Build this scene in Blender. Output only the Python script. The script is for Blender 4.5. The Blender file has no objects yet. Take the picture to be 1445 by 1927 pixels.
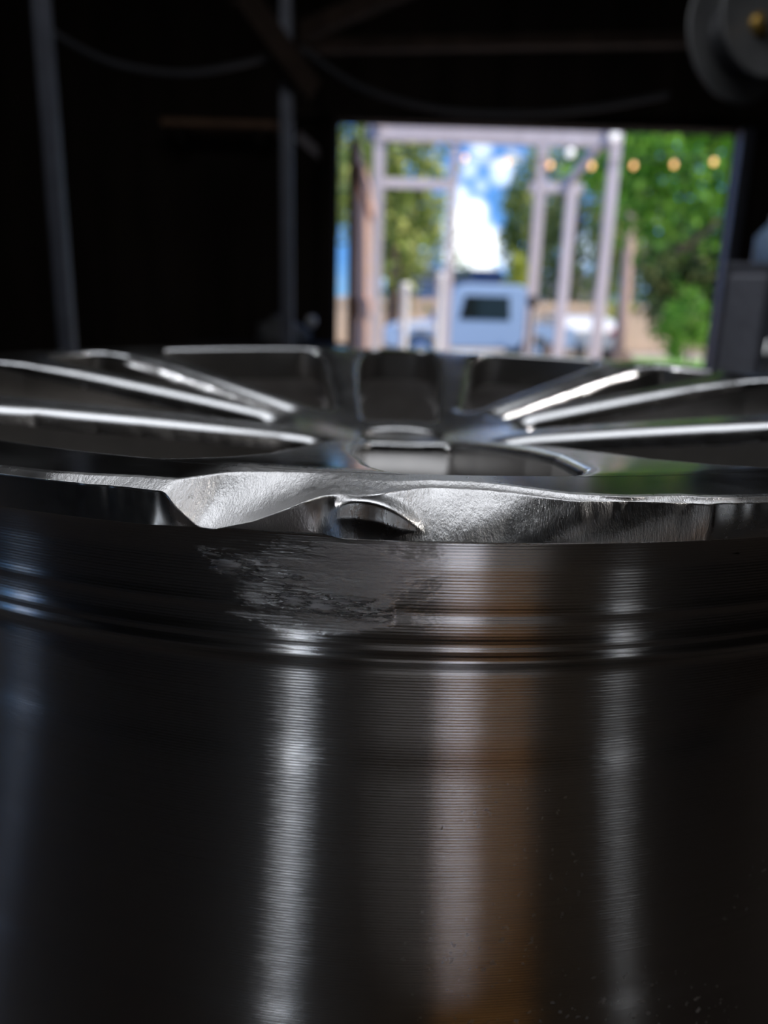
import bpy, bmesh, math, random
import numpy as np
from mathutils import Vector, Matrix

# ------------------------------------------------------------------ camera
F, W_, H_ = 1450.0, 1445, 1927
PITCH, ROLL = math.radians(15.25), math.radians(1.675)
CAM = Vector((0, 0, 1.2438))
cp, sp, cr, sr = math.cos(PITCH), math.sin(PITCH), math.cos(ROLL), math.sin(ROLL)
right0, fwd, up0 = Vector((1, 0, 0)), Vector((0, cp, -sp)), Vector((0, sp, cp))
rightv = right0 * cr + up0 * sr
upv = -right0 * sr + up0 * cr
cd = bpy.data.cameras.new('camera')
cam = bpy.data.objects.new('camera', cd)
bpy.context.scene.collection.objects.link(cam)
m = Matrix((rightv, upv, -fwd)).transposed().to_4x4()
m.translation = CAM
cam.matrix_world = m
cd.sensor_fit = 'VERTICAL'
cd.sensor_height = 36.0
cd.lens = F / H_ * 36.0
cd.clip_start = 0.01
cd.clip_end = 500
cd.dof.use_dof = True
cd.dof.focus_distance = 0.168
cd.dof.aperture_fstop = 9.5
cd.dof.aperture_blades = 0
bpy.context.scene.camera = cam


def at(px, py, Y):
    """A point of the place at depth Y along the ground, from its direction in the photograph."""
    d = fwd * F + rightv * (px - 722.5) - upv * (py - 963.5)
    return CAM + d * (Y / d.y)


# ------------------------------------------------------------------ view
sc = bpy.context.scene
sc.view_settings.view_transform = 'Standard'
sc.view_settings.look = 'None'
sc.view_settings.exposure = 0.0
sc.view_settings.gamma = 1.0
sc.view_settings.use_curve_mapping = False
sc.cycles.max_bounces = 8
sc.cycles.sample_clamp_indirect = 6.0
sc.cycles.sample_clamp_direct = 60.0
sc.cycles.use_denoising = True


# ------------------------------------------------------------------ node helpers
def nmat(name):
    mt = bpy.data.materials.new(name)
    mt.use_nodes = True
    nt = mt.node_tree
    return mt, nt, nt.nodes['Principled BSDF']


def N(nt, typ, **kw):
    n = nt.nodes.new(typ)
    for k, v in kw.items():
        if k in n.inputs:
            n.inputs[k].default_value = v
        else:
            setattr(n, k, v)
    return n


def math_node(nt, op, a, b=None, c=None, clamp=False):
    n = nt.nodes.new('ShaderNodeMath')
    n.operation = op
    n.use_clamp = clamp
    for i, v in enumerate((a, b, c)):
        if v is None:
            continue
        if hasattr(v, 'is_output'):
            nt.links.new(v, n.inputs[i])
        else:
            n.inputs[i].default_value = v
    return n.outputs[0]


def ramp(nt, src, stops, interp='LINEAR'):
    n = nt.nodes.new('ShaderNodeValToRGB')
    e = n.color_ramp.elements
    n.color_ramp.interpolation = interp
    while len(e) < len(stops):
        e.new(0.5)
    for k, (p, c) in enumerate(stops):
        e[k].position = p
        if not isinstance(c, (tuple, list)):
            c = (c, c, c)
        e[k].color = (*c[:3], 1)
    nt.links.new(src, n.inputs[0])
    return n.outputs[0]


# ------------------------------------------------------------------ world: blue sky with clouds
w = bpy.data.worlds.new('sky')
sc.world = w
w.use_nodes = True
nt = w.node_tree
bg = nt.nodes['Background']
tc = N(nt, 'ShaderNodeTexCoord')
sep = N(nt, 'ShaderNodeSeparateXYZ')
nt.links.new(tc.outputs['Generated'], sep.inputs[0])
base = ramp(nt, sep.outputs[2], [(0.0, (0.30, 0.60, 0.95)), (0.05, (0.15, 0.42, 0.95)), (0.5, (0.08, 0.26, 0.85))])
nz = N(nt, 'ShaderNodeTexNoise', Scale=17.0, Detail=3.0, Roughness=0.5)
mp = N(nt, 'ShaderNodeMapping')
mp.inputs['Scale'].default_value = (1, 1, 2.2)
mp.inputs['Location'].default_value = (1.35, 0.72, 0.2)
nt.links.new(tc.outputs['Generated'], mp.inputs[0])
nt.links.new(mp.outputs[0], nz.inputs[0])
cl = ramp(nt, nz.outputs['Fac'], [(0.60, 0.0), (0.70, 1.0)])
# a big bright cumulus standing low over the yard
cum = None
for cx_, cy_, cr_, cs_ in ((868, 412, 26, 1.0), (892, 400, 22, 1.0), (880, 445, 40, 1.0), (915, 462, 30, 1.0), (862, 480, 28, 1.0), (905, 485, 32, 1.0), (945, 485, 18, .7),
                           (905, 282, 18, .6), (882, 318, 15, .5), (945, 325, 20, .6), (862, 372, 20, .7), (905, 350, 12, .4), (762, 500, 40, .7), (1100, 470, 30, .6)):
    cdir = (at(cx_, cy_, 10) - CAM).normalized()
    dp = N(nt, 'ShaderNodeVectorMath', operation='DOT_PRODUCT')
    nt.links.new(tc.outputs['Generated'], dp.inputs[0])
    dp.inputs[1].default_value = cdir
    a0 = cr_ / 1450.0
    c_out, c_in = math.cos(a0 * 1.35), math.cos(a0 * 0.6)
    v = math_node(nt, 'MULTIPLY', math_node(nt, 'SUBTRACT', dp.outputs['Value'], c_out), 1 / (c_in - c_out), clamp=True)
    v = math_node(nt, 'MULTIPLY', v, cs_)
    cum = v if cum is None else math_node(nt, 'MAXIMUM', cum, v)
cumf = math_node(nt, 'MAXIMUM', cl, cum)
mix = N(nt, 'ShaderNodeMix', data_type='RGBA')
nt.links.new(cumf, mix.inputs['Factor'])
nt.links.new(base, mix.inputs[6])
mix.inputs[7].default_value = (0.92, 0.97, 1.0, 1)
nt.links.new(mix.outputs[2], bg.inputs[0])
stv = math_node(nt, 'MULTIPLY_ADD', cum, 1.0, 1.05)
nt.links.new(stv, bg.inputs[1])

# ------------------------------------------------------------------ sun (behind the barn, high)
sd = bpy.data.lights.new('sun', 'SUN')
sd.energy = 5.5
sd.angle = math.radians(0.6)
sd.color = (1, 0.93, 0.82)
sun = bpy.data.objects.new('sun', sd)
sc.collection.objects.link(sun)
sun.rotation_euler = Vector((-0.50, 0.38, -0.78)).to_track_quat('-Z', 'Y').to_euler()


def area(name, loc, target, sx, sy, power, col):
    d = bpy.data.lights.new(name, 'AREA')
    d.shape = 'RECTANGLE'
    d.size, d.size_y, d.energy, d.color = sx, sy, power, col
    o = bpy.data.objects.new(name, d)
    sc.collection.objects.link(o)
    o.location = loc
    o.rotation_euler = (Vector(target) - Vector(loc)).to_track_quat('-Z', 'Y').to_euler()
    return o


def back_dir(az, dist):
    """a spot behind the camera seen from the wheel's near rim at that azimuth"""
    return 0.0 + dist * math.sin(math.radians(az)), 0.25 - dist * math.cos(math.radians(az))


DAY = (0.92, 0.95, 1.0)
WIN = [(-17.0, 0.11, 1.0, 0.9, 2.6), (38.0, 0.09, 1.0, 0.9, 0.9)]   # azimuth, width, centre height, half height, power
BACKY = -3.0
win_x = []
for az, wd, zc, hh, pw in WIN:
    x = (BACKY - 0.25) * -math.tan(math.radians(az))
    win_x.append((x, wd, zc, hh, pw))
    area('daylight_window', (x, BACKY + 0.06, zc), (0, 0.3, 1.2), wd, 2 * hh, pw, DAY)
# window in the left wall
LWX = -3.2
area('daylight_side_window', (LWX + 0.06, -1.05, 1.55), (0, 0.3, 1.2), 0.10, 0.9, 0.4, (1, 0.95, 0.9))
# skylight in the roof over the bench
SKY_X, SKY_Y = 0.05, 1.45
area('daylight_skylight', (SKY_X, SKY_Y, 3.27), (SKY_X, SKY_Y, 0), 2.2, 1.3, 14, DAY)


# ------------------------------------------------------------------ mesh helpers
def new_obj(name, verts, faces, mats, parent=None, smooth=False, mi=None):
    me = bpy.data.meshes.new(name)
    me.from_pydata([tuple(v) for v in verts], [], [tuple(f) for f in faces])
    for mt in (mats if isinstance(mats, (list, tuple)) else [mats]):
        me.materials.append(mt)
    if smooth:
        me.polygons.foreach_set('use_smooth', [True] * len(me.polygons))
    if mi is not None:
        me.polygons.foreach_set('material_index', mi)
    me.update()
    o = bpy.data.objects.new(name, me)
    sc.collection.objects.link(o)
    if parent is not None:
        o.parent = parent
    return o


class MB:
    def __init__(self):
        self.bm = bmesh.new()

    def box(self, c, s, rot=None, bev=0.0):
        r = bmesh.ops.create_cube(self.bm, size=1.0)
        mt = Matrix.Translation(Vector(c)) @ (rot.to_4x4() if rot is not None else Matrix()) @ Matrix.Diagonal((*s, 1))
        bmesh.ops.transform(self.bm, matrix=mt, verts=r['verts'])
        if bev:
            ed = list({e for v in r['verts'] for e in v.link_edges})
            bmesh.ops.bevel(self.bm, geom=ed, offset=bev, segments=2, affect='EDGES', profile=0.5)
        return self

    def bar(self, a, b, wx, wz, up=(0, 0, 1)):
        a, b = Vector(a), Vector(b)
        y = (b - a).normalized()
        x = y.cross(Vector(up))
        if x.length < 1e-4:
            x = Vector((1, 0, 0))
        x.normalize()
        z = x.cross(y)
        rot = Matrix((x, y, z)).transposed()
        return self.box((a + b) / 2, (wx, (b - a).length, wz), rot)

    def tube(self, pts, r, n=12, caps=True):
        pts = [Vector(p) for p in pts]
        rs = r if isinstance(r, (list, tuple)) else [r] * len(pts)
        rings = []
        ref = Vector((0, 0, 1))
        for i, p in enumerate(pts):
            t = (pts[min(i + 1, len(pts) - 1)] - pts[max(i - 1, 0)]).normalized()
            if abs(t.dot(ref)) > 0.98:
                ref = Vector((1, 0, 0))
            x = t.cross(ref).normalized()
            y = t.cross(x).normalized()
            rings.append([self.bm.verts.new(p + (x * math.cos(k * 2 * math.pi / n) + y * math.sin(k * 2 * math.pi / n)) * rs[i]) for k in range(n)])
        for a, b in zip(rings, rings[1:]):
            for k in range(n):
                f = self.bm.faces.new((a[k], a[(k + 1) % n], b[(k + 1) % n], b[k]))
                f.smooth = True
        if caps:
            self.bm.faces.new(rings[0][::-1])
            self.bm.faces.new(rings[-1])
        return self

    def lathe(self, prof, n=32, mat=None, smooth=True):
        mat = mat or Matrix()
        rings = []
        for r, z in prof:
            if r < 1e-6:
                rings.append([self.bm.verts.new(mat @ Vector((0, 0, z)))])
            else:
                rings.append([self.bm.verts.new(mat @ Vector((r * math.cos(k * 2 * math.pi / n), r * math.sin(k * 2 * math.pi / n), z))) for k in range(n)])
        for a, b in zip(rings, rings[1:]):
            for k in range(n):
                q = [a[k % len(a)], a[(k + 1) % len(a)], b[(k + 1) % len(b)], b[k % len(b)]]
                u = []
                for v in q:
                    if v not in u:
                        u.append(v)
                if len(u) > 2:
                    try:
                        f = self.bm.faces.new(u)
                        f.smooth = smooth
                    except ValueError:
                        pass
        return self

    def prism(self, pts, axis_from, axis_to, bev=0.0):
        """closed polygon pts (a,b) -> extruded along the world X from axis_from to axis_to; (a,b)=(y,z)"""
        A = [self.bm.verts.new((axis_from, a, b)) for a, b in pts]
        B = [self.bm.verts.new((axis_to, a, b)) for a, b in pts]
        n = len(pts)
        fs = [self.bm.faces.new(A), self.bm.faces.new(B[::-1])]
        for k in range(n):
            fs.append(self.bm.faces.new((A[k], B[k], B[(k + 1) % n], A[(k + 1) % n])))
        if bev:
            ed = list({e for f in fs for e in f.edges})
            bmesh.ops.bevel(self.bm, geom=ed, offset=bev, segments=3, affect='EDGES', profile=0.5)
        return self

    def build(self, name, mt, parent=None):
        bmesh.ops.recalc_face_normals(self.bm, faces=self.bm.faces[:])
        me = bpy.data.meshes.new(name)
        self.bm.to_mesh(me)
        self.bm.free()
        me.materials.append(mt)
        o = bpy.data.objects.new(name, me)
        sc.collection.objects.link(o)
        if parent is not None:
            o.parent = parent
        return o


def tag(o, label, cat, group=None, kind=None):
    o['label'] = label
    o['category'] = cat
    if group:
        o['group'] = group
    if kind:
        o['kind'] = kind
    return o


def struct(o):
    o['kind'] = 'structure'
    return o


def empty(name, loc, label, cat, rz=0.0, group=None):
    o = bpy.data.objects.new(name, None)
    sc.collection.objects.link(o)
    o.location = loc
    o.rotation_euler = (0, 0, rz)
    return tag(o, label, cat, group)


# ------------------------------------------------------------------ plain materials
def plain(name, col, rough=0.6, metal=0.0, bump=0.0, scale=40.0, var=0.15, stretch=(1, 1, 1), emit=None, spec=None):
    mt, nt, b = nmat(name)
    tc = N(nt, 'ShaderNodeTexCoord')
    mp = N(nt, 'ShaderNodeMapping')
    mp.inputs['Scale'].default_value = stretch
    nz = N(nt, 'ShaderNodeTexNoise', Scale=scale, Detail=5.0, Roughness=0.6)
    nt.links.new(tc.outputs['Object'], mp.inputs[0])
    nt.links.new(mp.outputs[0], nz.inputs[0])
    c0 = tuple(max(0, c * (1 - var)) for c in col)
    c1 = tuple(min(1, c * (1 + var)) for c in col)
    nt.links.new(ramp(nt, nz.outputs['Fac'], [(0.3, c0), (0.7, c1)]), b.inputs['Base Color'])
    b.inputs['Roughness'].default_value = rough
    b.inputs['Metallic'].default_value = metal
    if spec is not None:
        b.inputs['Specular IOR Level'].default_value = spec
    if bump:
        bp = N(nt, 'ShaderNodeBump', Strength=1.0, Distance=bump)
        nt.links.new(nz.outputs['Fac'], bp.inputs['Height'])
        nt.links.new(bp.outputs[0], b.inputs['Normal'])
    if emit:
        b.inputs['Emission Color'].default_value = (*emit[0], 1)
        b.inputs['Emission Strength'].default_value = emit[1]
    return mt


M = dict(
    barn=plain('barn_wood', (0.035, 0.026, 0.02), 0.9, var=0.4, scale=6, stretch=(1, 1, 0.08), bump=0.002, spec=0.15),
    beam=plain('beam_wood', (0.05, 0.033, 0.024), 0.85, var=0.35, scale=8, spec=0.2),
    brown=plain('ledge_wood', (0.30, 0.17, 0.10), 0.8, var=0.3, scale=10),
    leafdoor=plain('door_leaf_wood', (0.72, 0.44, 0.31), 0.8, var=0.25, scale=9, stretch=(1, 1, 0.1)),
    steel=plain('dull_steel', (0.30, 0.31, 0.34), 0.5, 0.6, var=0.2),
    greysteel=plain('grey_painted_steel', (0.13, 0.135, 0.16), 0.45, 0.3, var=0.15, scale=15),
    black=plain('black_rubber', (0.012, 0.012, 0.013), 0.6),
    concrete=plain('concrete', (0.10, 0.095, 0.09), 0.9, var=0.3, scale=5),
    pale=plain('weathered_pale_wood', (0.60, 0.53, 0.54), 0.8, var=0.15, scale=12, stretch=(1, 1, 0.1)),
    white=plain('white_paint', (0.85, 0.85, 0.85), 0.35, var=0.03),
    blue=plain('pale_blue_paint', (0.32, 0.44, 0.62), 0.3, var=0.05),
    glass=plain('dark_window_glass', (0.01, 0.014, 0.012), 0.08),
    chrome=plain('chrome', (0.9, 0.9, 0.88), 0.18, 1.0, var=0.03),
    red=plain('red_lens', (0.7, 0.08, 0.06), 0.3),
    tan=plain('tan_fence_boards', (0.62, 0.46, 0.32), 0.85, var=0.2, scale=4, stretch=(6, 6, 0.5)),
    grass=plain('lawn_grass', (0.16, 0.33, 0.05), 0.9, var=0.4, scale=3),
    gravel=plain('gravel_ground', (0.42, 0.36, 0.29), 0.95, var=0.3, scale=3),
    roofgrey=plain('grey_shingles', (0.30, 0.30, 0.32), 0.9, var=0.2, scale=3),
    roofblue=plain('dark_slate_roof', (0.06, 0.08, 0.14), 0.9, var=0.2, scale=3),
    cream=plain('cream_siding', (0.55, 0.50, 0.45), 0.8, var=0.1, scale=3),
    bark=plain('bark', (0.16, 0.11, 0.08), 0.9, var=0.4, scale=12),
    rock=plain('brown_rock', (0.16, 0.11, 0.08), 0.9, var=0.4, scale=6),
    plywood=plain('orange_plywood', (0.60, 0.32, 0.10), 0.7, var=0.25, scale=4, stretch=(1, 1, 4)),
    paper=plain('white_reflector', (0.75, 0.74, 0.78), 0.8, var=0.05),
    bench=plain('oily_bench_wood', (0.05, 0.035, 0.025), 0.6, var=0.4, scale=10, stretch=(0.2, 1, 1)),
    hose=plain('dark_hose', (0.05, 0.05, 0.055), 0.5),
    reel=plain('grey_reel_metal', (0.16, 0.16, 0.16), 0.5, 0.2, var=0.2, scale=8),
    brass=plain('brass_fitting', (0.45, 0.28, 0.07), 0.4, 0.8),
    bulb=plain('warm_bulb', (1.0, 0.75, 0.4), 0.3, emit=((1.0, 0.45, 0.12), 2.2)),
    cloth=plain('grey_cloth', (0.18, 0.18, 0.18), 0.9, var=0.3, scale=10),
    bluewhite=plain('pale_blue_plastic', (0.35, 0.5, 0.75), 0.4),
)


def leaf_mat(name, cols, trans=0.35):
    mt, nt, b = nmat(name)
    g = N(nt, 'ShaderNodeNewGeometry')
    n = len(cols)
    c = ramp(nt, g.outputs['Random Per Island'], [(k / max(1, n - 1), cc) for k, cc in enumerate(cols)])
    nt.links.new(c, b.inputs['Base Color'])
    b.inputs['Roughness'].default_value = 0.5
    tr = N(nt, 'ShaderNodeBsdfTranslucent')
    nt.links.new(c, tr.inputs[0])
    mx = N(nt, 'ShaderNodeMixShader', Fac=trans)
    nt.links.new(b.outputs[0], mx.inputs[1])
    nt.links.new(tr.outputs[0], mx.inputs[2])
    nt.links.new(mx.outputs[0], nt.nodes['Material Output'].inputs[0])
    return mt


L_green = leaf_mat('leaves_green', [(0.08, 0.24, 0.02), (0.19, 0.44, 0.03), (0.34, 0.60, 0.08)])
L_olive = leaf_mat('leaves_olive', [(0.13, 0.20, 0.04), (0.34, 0.42, 0.08), (0.62, 0.62, 0.18)])
L_yellow = leaf_mat('leaves_yellow_green', [(0.28, 0.34, 0.03), (0.45, 0.48, 0.04), (0.55, 0.55, 0.10)])
L_dark = leaf_mat('leaves_dark', [(0.05, 0.10, 0.03), (0.13, 0.20, 0.05), (0.34, 0.36, 0.14)])


# ------------------------------------------------------------------ wheel metals
def wheel_tangent(nt):
    t = N(nt, 'ShaderNodeTangent', direction_type='RADIAL', axis='Z')
    return t.outputs[0]


def scratch_height(nt, tc, scale, stretch, detail=6.0, rough=0.65, rotz=0.0):
    mp = N(nt, 'ShaderNodeMapping')
    mp.inputs['Scale'].default_value = stretch
    mp.inputs['Rotation'].default_value = (0, rotz, 0)
    nz = N(nt, 'ShaderNodeTexNoise', Scale=scale, Detail=detail, Roughness=rough)
    nt.links.new(tc.outputs['Object'], mp.inputs[0])
    nt.links.new(mp.outputs[0], nz.inputs[0])
    return nz.outputs['Fac']


def metal_face():
    """polished face; where the 'ground' attribute is 1 it is filed and sanded"""
    mt, nt, b = nmat('polished_and_filed_aluminium')
    tc = N(nt, 'ShaderNodeTexCoord')
    at_ = N(nt, 'ShaderNodeAttribute', attribute_name='ground')
    g = at_.outputs['Fac']
    b.inputs['Metallic'].default_value = 1.0
    n1 = scratch_height(nt, tc, 420, (1, 1, 1))
    n2 = scratch_height(nt, tc, 900, (1.0, 0.35, 0.25), rotz=0.6)
    # smudges on the polished part
    sm = scratch_height(nt, tc, 28, (1, 1, 1), 4.0)
    rp = ramp(nt, sm, [(0.40, 0.13), (0.75, 0.24)])
    rg = ramp(nt, n1, [(0.3, 0.27), (0.7, 0.40)])
    mixr = N(nt, 'ShaderNodeMix', data_type='FLOAT')
    nt.links.new(g, mixr.inputs[0]); nt.links.new(rp, mixr.inputs[2]); nt.links.new(rg, mixr.inputs[3])
    nt.links.new(mixr.outputs[0], b.inputs['Roughness'])
    cm = N(nt, 'ShaderNodeMix', data_type='RGBA')
    nt.links.new(g, cm.inputs[0])
    cm.inputs[6].default_value = (0.70, 0.71, 0.72, 1)
    cm.inputs[7].default_value = (0.94, 0.93, 0.92, 1)
    # dust specks
    vo = N(nt, 'ShaderNodeTexVoronoi', Scale=260.0)
    nt.links.new(tc.outputs['Object'], vo.inputs['Vector'])
    nt.links.new(cm.outputs[2], b.inputs['Base Color'])
    hh = math_node(nt, 'MULTIPLY_ADD', n1, 0.4, n2)
    n3 = scratch_height(nt, tc, 2300, (1.0, 0.5, 0.3), 3.0, 0.6, 0.6)
    hh = math_node(nt, 'MULTIPLY_ADD', n3, 0.5, hh)
    gb = math_node(nt, 'MULTIPLY', math_node(nt, 'SUBTRACT', g, 0.45), 1.8, clamp=True)
    h2 = math_node(nt, 'MULTIPLY', hh, gb)
    bp = N(nt, 'ShaderNodeBump', Strength=0.9, Distance=0.00024)
    nt.links.new(h2, bp.inputs['Height'])
    nt.links.new(bp.outputs[0], b.inputs['Normal'])
    return mt


def metal_barrel():
    """turned barrel: fine horizontal lathe lines, dirt and scuffs"""
    mt, nt, b = nmat('turned_aluminium_barrel')
    tc = N(nt, 'ShaderNodeTexCoord')
    sep = N(nt, 'ShaderNodeSeparateXYZ')
    nt.links.new(tc.outputs['Object'], sep.inputs[0])
    wob = scratch_height(nt, tc, 300, (1, 1, 6))
    ph = math_node(nt, 'MULTIPLY', sep.outputs[2], 2 * math.pi / 0.00078)
    ph2 = math_node(nt, 'MULTIPLY_ADD', wob, 0.7, ph)
    wv = math_node(nt, 'SINE', ph2)
    lines = scratch_height(nt, tc, 60, (0.25, 0.25, 40), 3.0)
    wl = math_node(nt, 'MULTIPLY_ADD', lines, 4.0, wv)
    sc_0 = N(nt, 'ShaderNodeAttribute', attribute_name='scuff').outputs['Fac']
    pt = scratch_height(nt, tc, 70, (0.5, 0.5, 1.6), 5.0, 0.65)
    sc_a = math_node(nt, 'MULTIPLY', ramp(nt, pt, [(0.42, 0.0), (0.58, 1.0)]), sc_0)
    scn = scratch_height(nt, tc, 240, (0.6, 1, 2.2), 7.0, 0.7, 0.5)
    scm = math_node(nt, 'MULTIPLY', math_node(nt, 'MULTIPLY', scn, 40.0), sc_a)
    gl_a = N(nt, 'ShaderNodeAttribute', attribute_name='gouge_glint').outputs['Fac']
    gln = scratch_height(nt, tc, 190, (0.5, 0.5, 2.6), 5.0, 0.75, 0.35)
    glr = ramp(nt, gln, [(0.50, 0.0), (0.57, 1.0)])
    scm = math_node(nt, 'ADD', scm, math_node(nt, 'MULTIPLY', math_node(nt, 'MULTIPLY', glr, 70.0), gl_a))
    hgt = math_node(nt, 'ADD', wl, scm)
    bp = N(nt, 'ShaderNodeBump', Strength=1.0, Distance=0.000012)
    nt.links.new(hgt, bp.inputs['Height'])
    # dust: small pale non-metal specks towards one side
    dn = scratch_height(nt, tc, 520, (1, 1, 1), 2.0, 0.5)
    pn = scratch_height(nt, tc, 14, (1, 1, 1), 3.0, 0.5)
    dust_a = N(nt, 'ShaderNodeAttribute', attribute_name='dust').outputs['Fac']
    dth = math_node(nt, 'MULTIPLY', ramp(nt, dn, [(0.66, 0.0), (0.70, 1.0)]), math_node(nt, 'MULTIPLY', ramp(nt, pn, [(0.42, 0.0), (0.6, 1.0)]), dust_a))
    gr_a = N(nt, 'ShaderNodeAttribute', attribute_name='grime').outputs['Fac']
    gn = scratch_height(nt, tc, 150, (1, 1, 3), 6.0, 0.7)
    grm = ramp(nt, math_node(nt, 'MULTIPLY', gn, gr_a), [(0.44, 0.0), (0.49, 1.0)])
    an = N(nt, 'ShaderNodeBsdfAnisotropic')
    an.distribution = 'GGX'
    an.inputs['Color'].default_value = (0.60, 0.59, 0.58, 1)
    an.inputs['Anisotropy'].default_value = 0.74
    an.inputs['Rotation'].default_value = 0.0
    nt.links.new(math_node(nt, 'MULTIPLY_ADD', sc_a, 0.04, 0.19), an.inputs['Roughness'])
    nt.links.new(bp.outputs[0], an.inputs['Normal'])
    nt.links.new(wheel_tangent(nt), an.inputs['Tangent'])
    hz = N(nt, 'ShaderNodeBsdfAnisotropic')
    hz.inputs['Color'].default_value = (0.50, 0.49, 0.48, 1)
    hz.inputs['Roughness'].default_value = 0.42
    hz.inputs['Anisotropy'].default_value = 0.4
    hz.inputs['Rotation'].default_value = 0.0
    nt.links.new(wheel_tangent(nt), hz.inputs['Tangent'])
    nt.links.new(bp.outputs[0], hz.inputs['Normal'])
    m1 = N(nt, 'ShaderNodeMixShader', Fac=0.16)
    nt.links.new(an.outputs[0], m1.inputs[1]); nt.links.new(hz.outputs[0], m1.inputs[2])
    gs = N(nt, 'ShaderNodeBsdfAnisotropic')
    gs.inputs['Color'].default_value = (0.95, 0.95, 0.95, 1)  # paler colour stands in for the sparkle of the scratches
    gs.inputs['Roughness'].default_value = 0.62
    nt.links.new(bp.outputs[0], gs.inputs['Normal'])
    m0 = N(nt, 'ShaderNodeMixShader')
    nt.links.new(math_node(nt, 'MULTIPLY', glr, gl_a), m0.inputs[0])
    nt.links.new(m1.outputs[0], m0.inputs[1]); nt.links.new(gs.outputs[0], m0.inputs[2])
    m1 = m0
    df = N(nt, 'ShaderNodeBsdfDiffuse'); df.inputs[0].default_value = (0.75, 0.72, 0.68, 1)
    m2 = N(nt, 'ShaderNodeMixShader')
    nt.links.new(dth, m2.inputs[0]); nt.links.new(m1.outputs[0], m2.inputs[1]); nt.links.new(df.outputs[0], m2.inputs[2])
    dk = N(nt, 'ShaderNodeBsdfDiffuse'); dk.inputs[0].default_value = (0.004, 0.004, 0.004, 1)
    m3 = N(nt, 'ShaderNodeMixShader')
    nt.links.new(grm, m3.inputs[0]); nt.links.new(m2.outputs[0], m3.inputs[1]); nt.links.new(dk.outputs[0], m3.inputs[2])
    nt.links.new(m3.outputs[0], nt.nodes['Material Output'].inputs[0])
    nt.nodes.remove(b)
    return mt


FACE = metal_face()
BARREL = metal_barrel()
INNER = plain('cast_inner_barrel', (0.88, 0.83, 0.81), 0.5, 0.2, var=0.25, scale=18)
SIDE = plain('spoke_side_metal', (0.30, 0.29, 0.28), 0.30, 1.0, var=0.12, scale=30)

# ------------------------------------------------------------------ THE WHEEL
R = 0.27
X0, D = 0.0289, 0.5626
TOPZ = CAM.z - 0.1438 * R
WH = 0.236                       # wheel width, lying on its back
BENCH = TOPZ - WH
wheel = empty('alloy_wheel', (X0 * R, (D + 1) * R, BENCH), 'polished aluminium car wheel with filed-down gouges on its near lip, lying face up on bench', 'car wheel')

# lip section: azimuth, r of the upper crease, r and drop of the lower crease  (in wheel radii)
LIP = [(-30, .991, .997, .0045), (-23, .991, .997, .0045), (-20.83, .990, .9965, .0045), (-18.08, .9869, .9945, .0050), (-16.0, .981, .9925, .0055), (-13.8, .973, .992, .005),
       (-11.84, .972, .992, .006), (-11.21, .9562, .996, .0164), (-10.17, .9339, .996, .0320), (-9.43, .9277, .996, .0330),
       (-7.62, .9184, .996, .0242), (-6.06, .9150, .996, .0124), (-5.26, .915, .996, .0059), (-4.53, .9155, .9796, .004),
       (-3.52, .926, .972, .004), (-1.9, .934, .966, .004), (-.6, .930, .950, .004), (.5, .9245, .939, .004), (3.02, .9274, .9438, .004),
       (4.52, .9395, .9533, .004), (5.89, .9538, .9685, .004), (7.2, .968, .9802, .004), (9.79, .9792, .9819, .004),
       (11.71, .978, .9875, .004), (12.56, .978, .9872, .005), (13.41, .9852, .9935, .005), (14.03, .987, .993, .004), (16.71, .990, .996, .0045),
       (22, .991, .997, .0045), (30, .991, .997, .0045)]
LIP = np.array(LIP)
SEAM = 0.908


def face_drop(r):
    t = np.clip((SEAM - 0.012 - r) / SEAM, 0, 1)
    return 0.137 * t ** 1.25


# azimuth grid: fine towards the near lip
def az_grid(fine, coarse, lim):
    a = np.arange(-lim, lim, fine)
    b = np.arange(lim, 360 - lim, coarse)
    return np.radians(np.concatenate([a, b]))


def smooth_cols(A, k, times):
    for _ in range(times):
        B = A.copy()
        B[:, 1:-1] = (A[:, :-2] + 2 * A[:, 1:-1] + A[:, 2:]) / 4
        A = B
    return A


def smooth_rows(A, times):
    for _ in range(times):
        A = (np.roll(A, 1, 0) + 2 * A + np.roll(A, -1, 0)) / 4
    return A


def add_attr(o, name, vals):
    a = o.data.attributes.new(name, 'FLOAT', 'POINT')
    a.data.foreach_set('value', np.asarray(vals, dtype=np.float32).ravel())


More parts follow.
